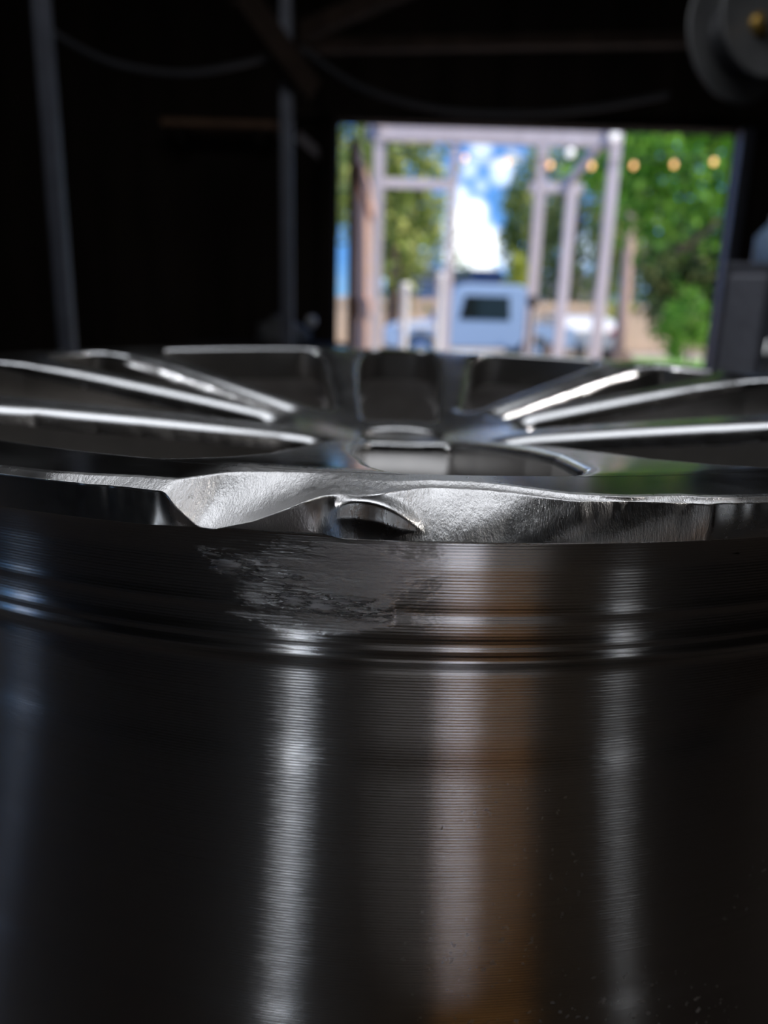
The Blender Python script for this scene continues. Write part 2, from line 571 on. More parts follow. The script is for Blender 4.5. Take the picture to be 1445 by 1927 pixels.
def build_rim():
    th = az_grid(0.09, 0.9, 27)
    deg = np.degrees(th)
    dl = np.where(deg > 180, deg - 360, deg)
    damaged = np.abs(dl) <= 29
    q = lambda i: np.where(damaged, np.interp(dl, LIP[:, 0], LIP[:, i]), LIP[0, i])
    r1, r2, d2 = q(1), q(2), q(3)
    # jagged hand-filed edge
    rng = np.random.default_rng(4)
    jit = smooth_rows(rng.normal(0, 1, (len(th), 1)), 3)[:, 0]
    amp = np.clip(1 - np.abs(dl + 1) / 17, 0, 1) > 0
    r2 = r2 + jit * 0.0007 * amp
    d1 = np.full_like(r1, 0.0008)
    # lower edge of the flange; undercut where the filed V hangs over
    under = np.interp(dl, [-12.5, -11, -9.5, -6, -4.6, -3.6, 30], [0, .5, .9, 1.0, .9, 0.0, 0])
    r3 = 0.9925 - 0.013 * under
    d3 = np.full_like(r1, 0.0352)
    NA, NB, NC = 26, 30, 34
    ta, tb, tcc = np.linspace(0, 1, NA, endpoint=False), np.linspace(0, 1, NB, endpoint=False), np.linspace(0, 1, NC)
    ra = SEAM - 0.002 + (r1 - SEAM + 0.002)[:, None] * ta
    da = 0.0002 + (d1 - 0.0002)[:, None] * ta
    sag = np.interp(dl, [-12, -10, -6, -4, 30], [0, .5, 1, .2, 0])[:, None]
    rb = r1[:, None] + (r2 - r1)[:, None] * tb
    db = d1[:, None] + (d2 - d1)[:, None] * tb + sag * 0.004 * np.sin(np.pi * tb)
    # face below the crease: slightly bulging; a filed scallop bites in beside the V
    bul = np.interp(dl, [-5, -3, 4, 9, 30], [0, .35, .35, .15, .1])[:, None]
    rc = r2[:, None] + (r3 - r2)[:, None] * tcc + bul * 0.012 * np.sin(np.pi * tcc)
    dc = d2[:, None] + (d3 - d2)[:, None] * tcc
    cx = -2.1 + 1.5 * (tcc[None, :] - 0.5)
    sc1 = np.clip(1 - ((dl[:, None] - cx) / 2.0) ** 2 - ((tcc[None, :] - 0.66) / 0.72) ** 2, 0, 1)
    k_ = np.clip(sc1 * 3.5, 0, 1); k_ = k_ * k_ * (3 - 2 * k_)
    rc = rc + (np.maximum(0.9855, rc) - rc) * k_
    dc = dc
    # wavy hand work on the broad facet
    wav = np.clip(1 - np.abs(dl - 5) / 9, 0, 1)[:, None]
    rc = rc + wav * 0.0012 * np.sin(dl[:, None] * 1.7 + 5 * tcc) * np.sin(np.pi * tcc)
    Rr = np.concatenate([ra, rb, rc], 1)
    Dd = np.concatenate([da, db, dc], 1)
    Rr = smooth_rows(smooth_cols(Rr, 1, 3), 4)
    Dd = smooth_rows(smooth_cols(Dd, 1, 3), 4)
    nl = Rr.shape[1]
    # the rest of the outer section (r, drop in mm -> wheel radii)
    prof = [(262.5, 9.9), (262.0, 11.0), (261.0, 13), (259.5, 18), (258.9, 24), (258.65, 27.4), (258.75, 28.4), (258.9, 29.4), (258.75, 30.4), (258.3, 31.4),
            (258.2, 35.2), (258.5, 36.1), (258.8, 37.0), (258.75, 37.9), (258.5, 38.6), (258.6, 39.4), (258.9, 40.1), (259.1, 41.0), (258.8, 41.9), (257.8, 43.0), (256.7, 44.4), (256.4, 46),
            (256.4, 50), (256.35, 56), (256.42, 62), (256.55, 68.8), (256.60, 69.0), (256.9, 76), (257.4, 84), (258.0, 92), (258.7, 101), (259.5, 110), (260.4, 120), (261.4, 130), (262.5, 141.8), (262.55, 142.0), (263.7, 153), (265, 165), (266.3, 178), (267, 190), (266.5, 200), (262, 205), (262, 215), (268, 221), (270, 226), (270, 235.6)]
    pr = []
    for (a, b), (c, d_) in zip(prof, prof[1:]):
        n = max(1, int(math.hypot(c - a, d_ - b) / 1.2)) if b < 60 else max(1, int((d_ - b) / 4))
        for k in range(n):
            pr.append((a + (c - a) * k / n, b + (d_ - b) * k / n))
    pr.append(prof[-1])
    inn = [(262, 235.8), (258, 228), (252, 200), (249, 150), (248, 100), (247, 60), (248, 42), (247, 30), (245.5, 16), (245.2, 6), (245.2, 0.4)]
    n_out = len(pr)
    pr += inn
    P = np.array(pr) / 270.0
    Rr = np.concatenate([Rr, np.repeat(P[None, :, 0], len(th), 0)], 1)
    Dd = np.concatenate([Dd, np.repeat(P[None, :, 1], len(th), 0)], 1)
    nt_, nj = Rr.shape
    x = Rr * np.sin(th)[:, None] * R
    y = -Rr * np.cos(th)[:, None] * R
    z = WH - Dd * R
    V = np.stack([x, y, z], 2).reshape(-1, 3)
    i = np.arange(nt_)[:, None]
    j = np.arange(nj - 1)[None, :]
    a = i * nj + j
    b = ((i + 1) % nt_) * nj + j
    Fc = np.stack([a, a + 1, b + 1, b], 2).reshape(-1, 4)
    mi = np.where(j < nl + 1, 0, np.where(j < nl + n_out - 1, 1, 2)) + 0 * i
    o = new_obj('rim', V, Fc, [FACE, BARREL, INNER], wheel, True, mi.ravel().tolist())
    # masks
    gnd = np.zeros((nt_, nj))
    inb = np.clip((18.5 - np.abs(dl + 1.5)) / 3, 0, 1)[:, None]
    jj = np.arange(nj)[None, :]
    gnd = np.where(jj < NA - 2, np.clip((9.0 - np.abs(dl[:, None] + 3.2)) / 2.5, 0, 1) * np.clip((Rr - (0.885 + 0.0 * dl[:, None])) / 0.02, 0, 1), 0)
    low = np.clip((dl + 12.0) / 0.7, 0, 1) * np.clip((14.0 - dl) / 0.5, 0, 1)
    low = low * (1 - 0.6 * np.clip(1 - np.abs(dl + 2.2) / 1.6, 0, 1))
    low = np.maximum(low, np.where(dl > 0, 0.45, 0.40))[:, None]
    gnd = np.where((jj >= NA - 2) & (jj < nl + 1), low, gnd)
    gnd = np.where((jj >= NA - 2) & (jj < NA + NB), np.maximum(inb, gnd), gnd)
    gnd = np.where(jj < NA - 2, np.maximum(gnd, np.clip((Rr - (r1[:, None] - 0.010)) / 0.008, 0, 1) * inb), gnd)
    add_attr(o, 'ground', gnd)
    dr = Dd * 270
    scuff = np.clip(1 - np.abs(dl[:, None] + 4.6) / 6.5, 0, 1) * np.clip((dr - 10) / 3, 0, 1) * np.clip((36 - dr) / 3, 0, 1)
    add_attr(o, 'scuff', np.clip(scuff * 1.2, 0, 1))
    D_ = dl[:, None]
    gg = np.exp(-((dr - (20.0 + (D_ + 9) * 0.9)) / 2.0) ** 2) * np.clip(1 - np.abs(D_ + 8.2) / 3.2, 0, 1) + np.exp(-((dr - (28.2 + (D_ + 5) * 0.35)) / 1.7) ** 2) * np.clip((3.6 - np.abs(D_ + 4.6)) / 1.2, 0, 1)
    add_attr(o, 'gouge_glint', np.clip(gg * 1.5, 0, 1) * (np.abs(D_) < 20))
    dust = np.clip((dl[:, None] + 2) / 12, 0, 1) * np.clip((dr - 66) / 30, 0, 1) * (np.abs(dl[:, None]) < 60)
    add_attr(o, 'dust', dust)
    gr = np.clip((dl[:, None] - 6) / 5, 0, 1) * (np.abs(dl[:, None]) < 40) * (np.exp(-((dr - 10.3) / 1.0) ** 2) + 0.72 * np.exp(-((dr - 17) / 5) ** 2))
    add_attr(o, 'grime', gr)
    return o


def smax(a, b, k):
    h = np.clip(0.5 + 0.5 * (a - b) / k, 0, 1)
    return b + (a - b) * h + k * h * (1 - h)


def build_face():
    rad = np.concatenate([np.arange(0.0, 0.55, 0.006), np.arange(0.55, SEAM, 0.0034), [SEAM]])
    rad[0] = 0.034 * 0 + 0.02
    th = az_grid(0.17, 0.6, 30)
    TH, RR = np.meshgrid(th, rad, indexing='ij')
    off = math.radians(4.0)
    wr = [0, .20, .35, .60, .72, .85, 1]
    wv = [.078, .084, .098, .112, .112, .098, .09]
    swr = [0, .2, .38, .69, .80, .86, .91]
    swv = [.050, .055, .066, .092, .118, .150, .20]

    def pair_fields(c):
        dth = TH - off - c
        x = RR * np.sin(dth)
        y = RR * np.cos(dth)
        hw = np.interp(RR, wr, wv)
        sw = np.interp(RR, swr, swv)
        s_small = smax(smax(np.abs(x) - hw, RR - 0.904, 0.055), 0.150 - RR, 0.05)
        s_small = np.where(y > 0, s_small, 1.0)
        s_side = np.where(y > 0, (hw + sw) - np.abs(x), -1.0)     # negative outside the pair
        return s_small, s_side

    small = np.full_like(RR, 9.0)
    big = RR - 0.896
    for k in (0, 176):
        a, b_ = pair_fields(math.radians(k))
        small = np.minimum(small, a)
        big = smax(big, b_, 0.03)
    for dk, wid in ((62, .085), (106, .055), (130, .055), (-62, .085), (-106, .055), (-130, .055)):
        dth = TH - off - math.radians(dk)
        x = RR * np.sin(dth)
        hw = wid * np.interp(RR, [0, .25, .7, .82, .91], [.75, .75, 1.0, 1.25, 1.9])
        big = smax(big, np.where(np.cos(dth) > 0, hw - np.abs(x), -1.0), 0.03)
    big = smax(big, 0.26 - RR, 0.05)
    S = np.minimum(small, big)      # > 0 in metal
    # zero set -> marching cells
    nt_, nr = S.shape
    dd = face_drop(RR)
    # a shallow recess in the hub and lug seats
    hub = np.clip((0.085 - RR) / 0.012, 0, 1)
    dd = dd + 0.030 * hub
    # crown of spokes
    rho = np.interp(RR, [0, .6, .80, .88, .91], [.045, .045, .030, .012, .010])
    rho = np.where(small < big, np.minimum(rho, 0.016), rho)
    s_ = np.clip(S, 0, None)
    fil = np.where(s_ < rho, rho - np.sqrt(np.clip(rho ** 2 - (rho - s_) ** 2, 0, None)), 0) * 0.75
    verts = []
    vid = {}
    X = RR * np.sin(TH)
    Y = -RR * np.cos(TH)
    Zt = -(dd + fil)
    vlist = np.stack([X, Y, Zt], 2).reshape(-1, 3).tolist()
    dlist = dd.ravel().tolist()
    rlist = rho.ravel().tolist()
    slist = S.ravel()
    inside = (S > 0)
    base_n = len(vlist)
    cut = {}

    def edge_pt(a, b):
        key = (a, b) if a < b else (b, a)
        if key in cut:
            return cut[key]
        sa, sb = slist[a], slist[b]
        t = sa / (sa - sb)
        va, vb = vlist[a], vlist[b]
        x = va[0] + (vb[0] - va[0]) * t
        y = va[1] + (vb[1] - va[1]) * t
        d_ = dlist[a] + (dlist[b] - dlist[a]) * t
        rh = rlist[a] + (rlist[b] - rlist[a]) * t
        vlist.append([x, y, -(d_ + rh * 0.75)])
        cut[key] = len(vlist) - 1
        return cut[key]

    faces = []
    borders = []
    ins = inside.ravel()
    for i in range(nt_):
        i2 = (i + 1) % nt_
        for j in range(nr - 1):
            q = (i * nr + j, i * nr + j + 1, i2 * nr + j + 1, i2 * nr + j)
            c = [ins[k] for k in q]
            n = sum(c)
            if n == 0:
                continue
            if n == 4:
                faces.append(q)
                continue
            poly = []
            cr_ = []
            for k in range(4):
                a, b = q[k], q[(k + 1) % 4]
                if c[k]:
                    poly.append(a)
                if c[k] != c[(k + 1) % 4]:
                    e = edge_pt(a, b)
                    poly.append(e)
                    cr_.append((e, c[k]))
            if len(poly) > 2:
                faces.append(tuple(poly))
            if len(cr_) == 2:
                # border runs from the point where we leave metal to where we enter it
                e_out = [e for e, s in cr_ if s][0]
                e_in = [e for e, s in cr_ if not s][0]
                borders.append((e_out, e_in))
    V = np.array(vlist)
    used = np.zeros(len(V), bool)
    for f in faces:
        for k in f:
            used[k] = True
    remap = -np.ones(len(V), int)
    remap[used] = np.arange(used.sum())
    V2 = V[used]
    F2 = [tuple(int(remap[k]) for k in f) for f in faces]
    rr2 = np.hypot(V2[:, 0], V2[:, 1])
    Vw = V2 * R
    Vw[:, 2] += WH
    o = new_obj('spoked_face', Vw, F2, [FACE], wheel, True)
    az = np.degrees(np.arctan2(V2[:, 0], -V2[:, 1]))
    g = np.clip((9.0 - np.abs(az + 3.2)) / 2.5, 0, 1) * np.clip((rr2 - 0.885) / 0.02, 0, 1)
    g = np.maximum(g, 0.4 * np.clip((0.86 - rr2) / 0.1, 0, 1))
    add_attr(o, 'ground', g)
    # side walls + underside of the spokes
    levels = [0.0, 0.012, 0.03, 0.06, 0.085]
    sv, sf = [], []
    bid = {}
    for a, b in borders:
        for e in (a, b):
            if e not in bid:
                p = V[e]
                r_ = math.hypot(p[0], p[1])
                bid[e] = len(sv)
                for L in levels:
                    zz = p[2] - L
                    sv.append((p[0] * R, p[1] * R, zz * R + WH))
    nl = len(levels)
    for a, b in borders:
        A, B = bid[a], bid[b]
        for k in range(nl - 1):
            sf.append((A + k, A + k + 1, B + k + 1, B + k))
    sides = new_obj('spoke_sides', sv, sf, [SIDE], wheel, True)
    # underside follows the same outline, 0.085 lower at the border
    Vu = V2.copy()
    Vu[:, 2] = -(0.135 + 0.0 * rr2) - 0.10 * np.clip(1 - rr2 / 0.9, 0, 1)
    Vu *= R
    Vu[:, 2] += WH
    new_obj('spoke_underside', Vu, [f[::-1] for f in F2], [INNER], wheel, True)
    return o


build_rim()
build_face()
# hub details: centre cap seat and lug seats sit in the small recess
mb = MB()
mb.lathe([(0.0, 0.0), (0.012, 0.0), (0.0145, -0.0015), (0.0155, -0.006), (0.0, -0.006)], 40, Matrix.Translation((0, 0, WH - 0.137 * R * 0.97 - 0.006)))
mb.build('centre_cap', SIDE, wheel)
# back pad of the hub under the spokes
mb = MB()
mb.lathe([(0.0, -0.034), (0.05, -0.034), (0.072, -0.052), (0.078, -0.075), (0.078, -0.16), (0.06, -0.165), (0, -0.165)], 48, Matrix.Translation((0, 0, WH)))
mb.build('hub_pad', SIDE, wheel)
mb = MB()
mb.lathe([(0.0, 0.003), (0.0035, 0.003), (0.0035, -0.02), (0.0, -0.02)], 12, Matrix.Translation((0.235, -0.02, WH - 0.06)))
mb.build('valve_stem', M['black'], wheel)

# ------------------------------------------------------------------ workbench under the wheel
wb = empty('workbench', (0.05, 0.42, 0), 'dark wooden workbench that the polished wheel lies on', 'workbench')
mb = MB(); mb.box((0, 0, BENCH - 0.026), (1.7, 0.78, 0.05), bev=0.004); mb.build('bench_top', M['bench'], wb)
for sx in (-0.78, 0.78):
    for sy in (-0.33, 0.33):
        mb = MB(); mb.box((sx, sy, (BENCH - 0.051) / 2), (0.08, 0.08, BENCH - 0.051)); mb.build('leg', M['bench'], wb)
mb = MB(); mb.box((0, 0, 0.25), (1.5, 0.6, 0.03)); mb.build('lower_shelf', M['bench'], wb)

# ------------------------------------------------------------------ THE BARN
FY = 5.0                                # front wall, with the opening
XL, XR, YB, ZC = -3.2, 2.75, BACKY, 3.3
door_l = at(657, 440, FY).x
slit_l = at(634, 440, FY).x
slit_r = at(655, 440, FY).x
door_r = at(1368, 440, FY).x
door_t = at(1000, 238, FY).z
struct(MB().box(((XL + XR) / 2, (YB + FY) / 2, -0.05), (XR - XL + .4, FY - YB + .4, 0.1)).build('floor', M['concrete']))
mb = MB()
for x0_, x1_, y0_, y1_ in ((XL - .4, SKY_X - 1.13, YB - .4, FY + .4), (SKY_X + 1.13, XR + .4, YB - .4, FY + .4), (SKY_X - 1.13, SKY_X + 1.13, YB - .4, SKY_Y - .68), (SKY_X - 1.13, SKY_X + 1.13, SKY_Y + .68, FY + .4)):
    mb.box(((x0_ + x1_) / 2, (y0_ + y1_) / 2, ZC + 0.05), (x1_ - x0_, y1_ - y0_, 0.1))
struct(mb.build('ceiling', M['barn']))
fr, nt, b_ = nmat('frosted_sun_block')
b_.inputs['Base Color'].default_value = (.6, .6, .6, 1)
tl = N(nt, 'ShaderNodeBsdfTranslucent')
mx_ = N(nt, 'ShaderNodeMixShader', Fac=0.3)
nt.links.new(b_.outputs[0], mx_.inputs[1]); nt.links.new(tl.outputs[0], mx_.inputs[2])
nt.links.new(mx_.outputs[0], nt.nodes['Material Output'].inputs[0])
struct(MB().box((SKY_X, SKY_Y, ZC + 0.05), (2.26, 1.36, 0.02)).build('sun_block_pane', fr))  # unseen pane added to keep direct sun out of the barn


def wall_x(name, x, holes):
    """wall at constant x with rectangular holes (y0,y1,z0,z1)"""
    mb = MB()
    ys = sorted({YB, FY, *[h[0] for h in holes], *[h[1] for h in holes]})
    for a, b in zip(ys, ys[1:]):
        hs = [h for h in holes if h[0] <= a and h[1] >= b]
        segs = [(0, ZC)]
        for h in hs:
            segs = [(0, h[2]), (h[3], ZC)]
        for z0, z1 in segs:
            mb.box((x, (a + b) / 2, (z0 + z1) / 2), (0.1, b - a, z1 - z0))
    return struct(mb.build(name, M['barn']))


def wall_y(name, y, holes):
    mb = MB()
    xs = sorted({XL, XR, *[h[0] for h in holes], *[h[1] for h in holes]})
    for a, b in zip(xs, xs[1:]):
        hs = [h for h in holes if h[0] <= a + 1e-6 and h[1] >= b - 1e-6]
        segs = [(0, ZC)]
        for h in hs:
            segs = [(0, h[2]), (h[3], ZC)]
        for z0, z1 in segs:
            if z1 - z0 > 0.001:
                mb.box(((a + b) / 2, y, (z0 + z1) / 2), (b - a, 0.1, z1 - z0))
    return struct(mb.build(name, M['barn']))


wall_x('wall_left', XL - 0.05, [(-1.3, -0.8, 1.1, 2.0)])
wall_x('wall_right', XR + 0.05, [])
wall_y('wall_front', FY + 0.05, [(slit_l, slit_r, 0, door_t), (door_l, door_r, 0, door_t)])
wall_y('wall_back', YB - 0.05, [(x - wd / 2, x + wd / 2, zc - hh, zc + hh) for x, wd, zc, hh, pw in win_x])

# door head batten and jamb strips
hp = at(640, 232, FY - 0.06)
struct(MB().box((at(1010, 232, FY - .06).x, FY - 0.06, door_t + 0.03), (door_r - door_l + 0.5, 0.05, 0.07)).build('trim_1', M['barn']))
j = at(1372, 440, FY - 0.08)
struct(MB().box((j.x + 0.02, FY - 0.08, door_t / 2), (0.07, 0.07, door_t)).build('trim_2', M['greysteel']))
struct(MB().box((at(616, 400, FY - .1).x, FY - 0.1, ZC / 2), (0.09, 0.09, ZC)).build('trim_3', M['barn']))

# door leaf swung outwards, seen nearly edge on from inside
lf = empty('barn_door_leaf', (slit_r + 0.02, FY + 0.13, 0), 'brown board barn door leaf swung open at the left of the opening', 'door')
e = at(694, 440, FY + 2.25)
ang = math.atan2(e.x - lf.location.x, e.y - lf.location.y)
rot = Matrix.Rotation(-ang, 3, 'Z')
mb = MB()
for k in range(12):
    mb.box(rot @ Vector((0, 0.09 + k * 0.18, door_t / 2 - .02)), (0.04, 0.172, door_t - 0.1), rot)
mb.build('board_panel', M['leafdoor'], lf)
for zz in (0.4, 1.2, 2.0):
    mb = MB(); mb.box(rot @ Vector((0.035, 1.1, zz)), (0.03, 2.1, 0.12), rot); mb.build('cross_rail', M['leafdoor'], lf)


def plank(name, a, b, wx, wz, mt, label, cat, group=None):
    a, b = Vector(a), Vector(b)
    return tag(MB().bar(a, b, wx, wz).build(name, mt), label, cat, group)


# near steel post on the left
p0, p1 = at(128, 655, 2.3), at(80, 0, 2.3)
post = empty('steel_post', (p0.x, 2.3, 0), 'grey steel post standing from floor to ceiling at the far left', 'post')
mb = MB(); mb.box((0, 0, ZC / 2), (0.042, 0.042, ZC), bev=0.006); mb.build('post_shaft', M['greysteel'], post)
mb = MB(); mb.box((0, 0, 0.006), (0.16, 0.16, 0.012)); mb.build('base_plate', M['greysteel'], post)
q = at(540, 400, 3.9)
post = empty('timber_post', (q.x, 3.9, 0), 'thin grey upright post between the dark bay and the doorway', 'post')
mb = MB(); mb.box((0, 0, ZC / 2), (0.055, 0.055, ZC), bev=0.004); mb.build('post_shaft', M['greysteel'], post)
# shelf ledge glowing brown in the dark bay
a, b = at(300, 226, 4.7), at(520, 226, 4.7)
sh = empty('wall_shelf', ((a.x + b.x) / 2, 4.86, a.z), 'brown wooden shelf board high on the dark front wall', 'shelf')
mb = MB(); mb.box((0, 0, 0), (b.x - a.x, 0.27, 0.035)); mb.build('shelf_board', M['brown'], sh)
for sx in (-.35, .35):
    mb = MB(); mb.box((sx * (b.x - a.x), 0.0, -0.06), (0.03, 0.25, 0.08)); mb.build('bracket', M['barn'], sh)
plank('knee_brace', at(560, 255, 4.98), at(612, 300, 4.98), 0.04, 0.05, M['pale'], 'short pale diagonal brace beside the slit left of the doorway', 'brace')
plank('roof_brace', at(450, -10, 3.6), at(585, 175, 3.9), 0.06, 0.12, M['beam'], 'dark diagonal timber running down to the thin post', 'timber')
plank('roof_strut', at(780, -30, 3.6), at(570, 60, 3.9), 0.06, 0.07, M['beam'], 'dark timber strut rising to the right above the doorway', 'timber')
plank('tie_beam', at(560, 88, 4.2), at(1440, 72, 4.2), 0.08, 0.05, M['beam'], 'dark horizontal tie beam above the doorway', 'beam')
c1, c2 = at(300, 60, 4.6), at(520, 60, 4.6)


def cord(name, pts, r, label):
    P = [at(*p) for p in pts]
    out = []
    n = len(P)
    for i in range(n - 1):
        p0_, p1_, p2_, p3_ = P[max(i - 1, 0)], P[i], P[i + 1], P[min(i + 2, n - 1)]
        for k in range(8):
            t = k / 8
            out.append(0.5 * ((2 * p1_) + (-p0_ + p2_) * t + (2 * p0_ - 5 * p1_ + 4 * p2_ - p3_) * t * t + (-p0_ + 3 * p1_ - 3 * p2_ + p3_) * t ** 3))
    out.append(P[-1])
    return tag(MB().tube(out, r, 8).build(name, M['hose']), label, 'cable')


cord('hanging_cable', [(95, 60, 3.0), (210, 118, 3.2), (340, 138, 3.4), (450, 122, 3.6), (535, 98, 3.85)], 0.012, 'black cable sagging from the grey steel post to the thin post')
cord('hanging_cable', [(565, 90, 3.9), (680, 165, 4.0), (820, 205, 4.1), (950, 214, 4.1), (1100, 206, 4.1), (1260, 178, 3.9)], 0.014, 'black cable sagging over the top of the doorway')

# hose reel at the upper right
rc_ = at(1372, 82, 2.6)
hr = empty('hose_reel', rc_, 'grey round hose reel hanging in the upper right corner', 'hose reel')
RX = Matrix.Rotation(math.radians(78), 4, 'X') @ Matrix.Rotation(math.radians(0), 4, 'Z')
hr.rotation_euler = (0, 0, math.radians(24))
mb = MB(); mb.lathe([(0.045, 0.0), (0.15, 0.004), (0.178, 0.012), (0.186, 0.022), (0.178, 0.026), (0.15, 0.012), (0.045, 0.010)], 48, RX); mb.build('back_flange', M['reel'], hr)
mb = MB(); mb.lathe([(0.03, 0.0), (0.12, 0.0), (0.145, 0.010), (0.150, 0.020), (0.14, 0.022), (0.118, 0.010), (0.03, 0.012)], 48, RX @ Matrix.Translation((0, 0, 0.09))); mb.build('front_flange', M['reel'], hr)
mb = MB()
for k in range(5):
    mb.lathe([(0.088 + 0.011 * math.cos(a_), 0.02 + 0.0165 * k + 0.011 * math.sin(a_)) for a_ in np.linspace(0, 2 * math.pi, 9)], 40, RX)
mb.build('wound_hose', M['hose'], hr)
mb = MB(); mb.lathe([(0, -0.02), (0.032, -0.02), (0.032, 0.115), (0.02, 0.125), (0, 0.125)], 24, RX); mb.build('hub', M['brass'], hr)
mb = MB(); mb.tube([RX @ Vector((0, 0, 0.12)), RX @ Vector((0.04, 0, 0.135)), RX @ Vector((0.09, -0.01, 0.135)), RX @ Vector((0.10, -0.01, 0.17))], 0.009, 10); mb.build('crank', M['hose'], hr)
mb = MB(); mb.bar(RX @ Vector((0, 0, -0.015)), (RX @ Vector((0, 0, -0.015))) + Vector((0, 0.0, ZC - rc_.z)), 0.04, 0.012); mb.build('hanger_bracket', M['greysteel'], hr)

# tall ribbed metal cabinet at the right
ca, cb = at(1349, 600, 2.2), at(1470, 600, 2.2)
ctop = at(1390, 494, 2.2).z
cz = -math.atan2(ca.x, 2.2) - 0.02
corner = Vector((ca.x, 2.2, 0)) - Matrix.Rotation(cz, 3, 'Z') @ Vector((-.35, -.25, 0))
cab = empty('metal_cabinet', corner, 'grey metal cabinet with two ribbed doors right of the doorway', 'cabinet', cz)
mb = MB(); mb.box((0, 0, ctop / 2), (0.70, 0.5, ctop), bev=0.008); mb.build('body', M['greysteel'], cab)
dk = plain('light_steel_door', (0.34, 0.35, 0.40), 0.45, 0.2)
for k, (x0, x1) in enumerate([(-0.335, -0.235), (-0.195, -0.10), (0.02, 0.17), (0.18, 0.33)]):
    mb = MB(); mb.box(((x0 + x1) / 2, -0.262, ctop / 2 + 0.02), (x1 - x0, 0.02, ctop - 0.1), bev=0.008); mb.build('door_panel', dk if k < 2 else M['black'], cab)
mb = MB(); mb.tube([(-0.215, -0.28, ctop - 0.35), (-0.215, -0.28, ctop - 0.2)], 0.008, 8); mb.build('handle', M['chrome'], cab)
jg = at(1440, 488, 2.45)
jug = empty('plastic_jug', (jg.x + 0.02, 2.45, ctop), 'pale blue plastic jug standing on top of the grey metal cabinet', 'jug')
mb = MB(); mb.lathe([(0, 0), (0.05, 0), (0.055, 0.02), (0.055, 0.09), (0.03, 0.12), (0.018, 0.13), (0, 0.13)], 24); mb.build('jug_body', M['bluewhite'], jug)
mb = MB(); mb.lathe([(0, 0.13), (0.02, 0.13), (0.02, 0.15), (0, 0.15)], 16); mb.build('cap', M['white'], jug)

# side table with a bundled cloth and a bowl, left of the doorway
tb = at(545, 655, 4.3)
st = empty('side_table', (tb.x - .15, 4.45, 0), 'dark side table in the shadow left of the doorway', 'table')
mb = MB(); mb.box((0, 0, 0.98), (0.9, 0.6, 0.04)); mb.build('tabletop', M['barn'], st)
for sx in (-.4, .4):
    for sy in (-.25, .25):
        mb = MB(); mb.box((sx, sy, .48), (0.05, 0.05, 0.96)); mb.build('leg', M['barn'], st)


def lump(name, loc, size, mt, seed, label, cat, sub=3, group=None):
    bm = bmesh.new()
    bmesh.ops.create_icosphere(bm, subdivisions=sub, radius=1)
    rnd = random.Random(seed)
    ph = [rnd.uniform(0, 6) for _ in range(6)]
    for v in bm.verts:
        c = v.co
        k = 1 + 0.14 * math.sin(3 * c.x + ph[0]) * math.sin(4 * c.y + ph[1]) + 0.09 * math.sin(7 * c.z + ph[2] + 5 * c.x) + 0.05 * math.sin(11 * c.y + ph[3])
        v.co = Vector((c.x * size[0] * k, c.y * size[1] * k, max(c.z * k, -0.35) * size[2] + 0.35 * size[2]))
    for f in bm.faces:
        f.smooth = True
    me = bpy.data.meshes.new(name)
    bm.to_mesh(me); bm.free()
    me.materials.append(mt)
    o = bpy.data.objects.new(name, me)
    sc.collection.objects.link(o)
    o.location = loc
    return tag(o, label, cat, group)


q = at(528, 640, 4.3)
lump('cloth_bundle', (q.x, 4.35, 1.001), (0.14, 0.12, 0.11), M['cloth'], 3, 'grey crumpled cloth bundle on the side table', 'cloth')
q = at(586, 606, 4.35)
bo = empty('spotlight_can', (q.x, 4.35, 1.001), 'small white round lamp on a stand on the side table', 'lamp')
mb = MB(); mb.lathe([(0, 0), (0.035, 0), (0.035, 0.008), (0.006, 0.012), (0.006, q.z - 1.03), (0, q.z - 1.03)], 16); mb.build('stand', M['black'], bo)
mb = MB(); mb.lathe([(0, -0.03), (0.02, -0.026), (0.03, 0), (0.022, 0.03), (0, 0.034)], 16, Matrix.Translation((0, 0, q.z - 1.0))); mb.build('lamp_head', M['white'], bo)

# unseen props added for the barrel's reflections: brown crate, white sheet, fill spots
cx_, cy_ = back_dir(15, 2.0)
cr8 = empty('reflection_crate', (cx_, cy_, 0), 'unseen orange plywood crate added behind the workbench for its reflection', 'crate')  # crate added out of view to give the barrel its brown reflection
mb = MB(); mb.box((0, 0, 0.36), (0.48, 0.4, 0.72), bev=0.004); mb.build('crate_body', M['plywood'], cr8)
for sx in (-.225, .225):
    mb = MB(); mb.box((sx, 0.212, 0.36), (0.05, 0.02, 0.72)); mb.build('corner_batten', M['plywood'], cr8)
px_, py_ = back_dir(14.0, 1.16)
tag(MB().box((px_, py_, 0.004), (0.17, 0.74, 0.006), Matrix.Rotation(math.radians(9), 3, 'Z')).build('reflector_sheet', M['paper']), 'unseen white reflector sheet added on the floor in front of the crate', 'paper')  # sheet added as a reflector for the barrel's pale centre streak


def spot(name, loc, target, power, size, col):
    d = bpy.data.lights.new(name, 'SPOT')
    d.energy, d.color, d.spot_size, d.spot_blend, d.shadow_soft_size = power, col, size, 0.5, 0.04
    o = bpy.data.objects.new(name, d)
    sc.collection.objects.link(o)
    o.location = loc
    o.rotation_euler = (Vector(target) - Vector(loc)).to_track_quat('-Z', 'Y').to_euler()


